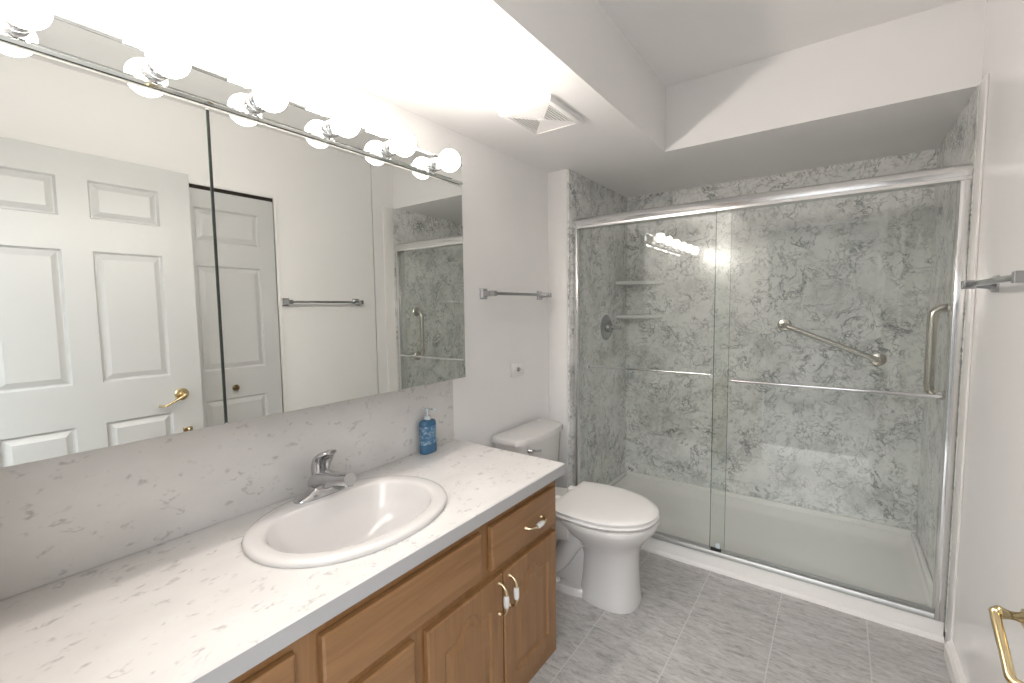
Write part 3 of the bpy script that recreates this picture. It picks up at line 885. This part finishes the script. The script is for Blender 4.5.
for sg in (-1, 1): obj('bolt_cap', lathe(B(), (0.36, c + sg * 0.100, 0.033), (0, 0, 1), [(0.014, 0), (0.014, 0.006), (0.009, 0.014), (0, 0.016)], 16), M_PLASTIC, toi)

# ================================================================== WALL FITTINGS
def towel_bar(label, wx, s, ya, yb, z, m):
    t_ = thing('towel_bar', label, 'towel bar', (wx, (ya + yb) / 2, z), 'chrome towel bars')
    for y in (ya, yb):
        bm = B()
        def sq(h, a, b): return [Vector((wx + s * h, y - a, z - b)), Vector((wx + s * h, y + a, z - b)), Vector((wx + s * h, y + a, z + b)), Vector((wx + s * h, y - a, z + b))]
        loft(bm, [sq(0, .026, .026), sq(.006, .026, .026), sq(.009, .022, .022), sq(.016, .016, .016), sq(.048, .0115, .0115), sq(.052, .0135, .0135), sq(.078, .0135, .0135), sq(.080, .0115, .0115)])
        obj('bracket', bm, m, t_, 20)
    bm = B(); box(bm, wx + s * .066 - .0075, wx + s * .066 + .0075, ya, yb, z - .0075, z + .0075, .002)
    obj('rail', bm, m, t_)
    return t_
M_TBAR = mat('dull_chrome', (0.50, 0.50, 0.51), 0.18, 1.0)
towel_bar('chrome towel bar on the left wall above the toilet', 0.0, 1, 1.742, 2.262, 1.446, M_TBAR)
towel_bar('chrome towel bar on the right wall, cut off by the photo edge', W, -1, 1.515, 2.045, 1.430, M_TBAR)

op = thing('wall_outlet', 'small white outlet plate above the toilet tank', 'outlet', (0.0, 2.028, 1.034))
obj('cover_plate', box(B(), 0.0005, 0.006, 1.968, 2.088, 0.997, 1.071, 0.0025), M_PLASTIC, op)
obj('plug_jack', lathe(B(), (0.006, 2.032, 1.033), (1, 0, 0), [(0.013, 0), (0.012, 0.003), (0.006, 0.004), (0.005, 0.012), (0, 0.0125)], 16), M_CHROMED, op)

# ---- ceiling vent
VX0, VX1, VY0, VY1 = 0.284, 0.530, 1.517, 1.795
vt = thing('ceiling_vent', 'square white exhaust fan grille on the low ceiling', 'vent', ((VX0 + VX1) / 2, (VY0 + VY1) / 2, H1))
bm = B()
def sqr(g, z): return [Vector((VX0 + g, VY0 + g, z)), Vector((VX1 - g, VY0 + g, z)), Vector((VX1 - g, VY1 - g, z)), Vector((VX0 + g, VY1 - g, z))]
loft(bm, [sqr(0, H1 - 0.0005), sqr(0, H1 - 0.014), sqr(0.006, H1 - 0.020), sqr(0.024, H1 - 0.0225), sqr(0.027, H1 - 0.018), sqr(0.027, H1 - 0.006)], False, False)
obj('frame', bm, M_PLASTIC, vt)
obj('backing', box(B(), VX0 + 0.026, VX1 - 0.026, VY0 + 0.026, VY1 - 0.026, H1 - 0.007, H1 - 0.002), M_DARKVENT, vt)
bm = B()
vcx, vcy = (VX0 + VX1) / 2, (VY0 + VY1) / 2
hx, hyv = (VX1 - VX0) / 2 - 0.026, (VY1 - VY0) / 2 - 0.026
N = 8
for i in range(N):
    k0, k1 = (i + 0.25) / N, (i + 0.60) / N
    q0, q1 = (i + 0.08) / N, (i + 0.92) / N
    # louvres: slats along x in the left/right quarters, along y in the others, forming the pinwheel of four triangles
    for sg in (-1, 1):
        a0, a1 = hx * k0, hx * k1
        ym = hyv * k0
        box(bm, *(sorted((vcx + sg * a0, vcx + sg * a1))), vcy - ym, vcy + ym, H1 - 0.020, H1 - 0.012)
        b0, b1 = hyv * q0, hyv * q1
        xm = hx * q0
        box(bm, vcx - xm, vcx + xm, *(sorted((vcy + sg * b0, vcy + sg * b1))), H1 - 0.020, H1 - 0.012)
for sg in (-1, 1):
    for sh in (-1, 1):
        d = Vector((sg * hx, sh * hyv, 0)); nn = Vector((-d.y, d.x, 0)).normalized() * 0.004
        o_ = Vector((vcx, vcy, 0))
        loft(bm, [[o_ + nn + Vector((0, 0, z)), o_ - nn + Vector((0, 0, z)), o_ + d - nn + Vector((0, 0, z)), o_ + d + nn + Vector((0, 0, z))] for z in (H1 - 0.0215, H1 - 0.012)])
lathe(bm, (vcx, vcy, H1 - 0.010), (0, 0, -1), [(0.018, 0), (0.018, 0.012), (0.013, 0.014), (0, 0.0145)], 20)
obj('grille', bm, M_PLASTIC, vt)
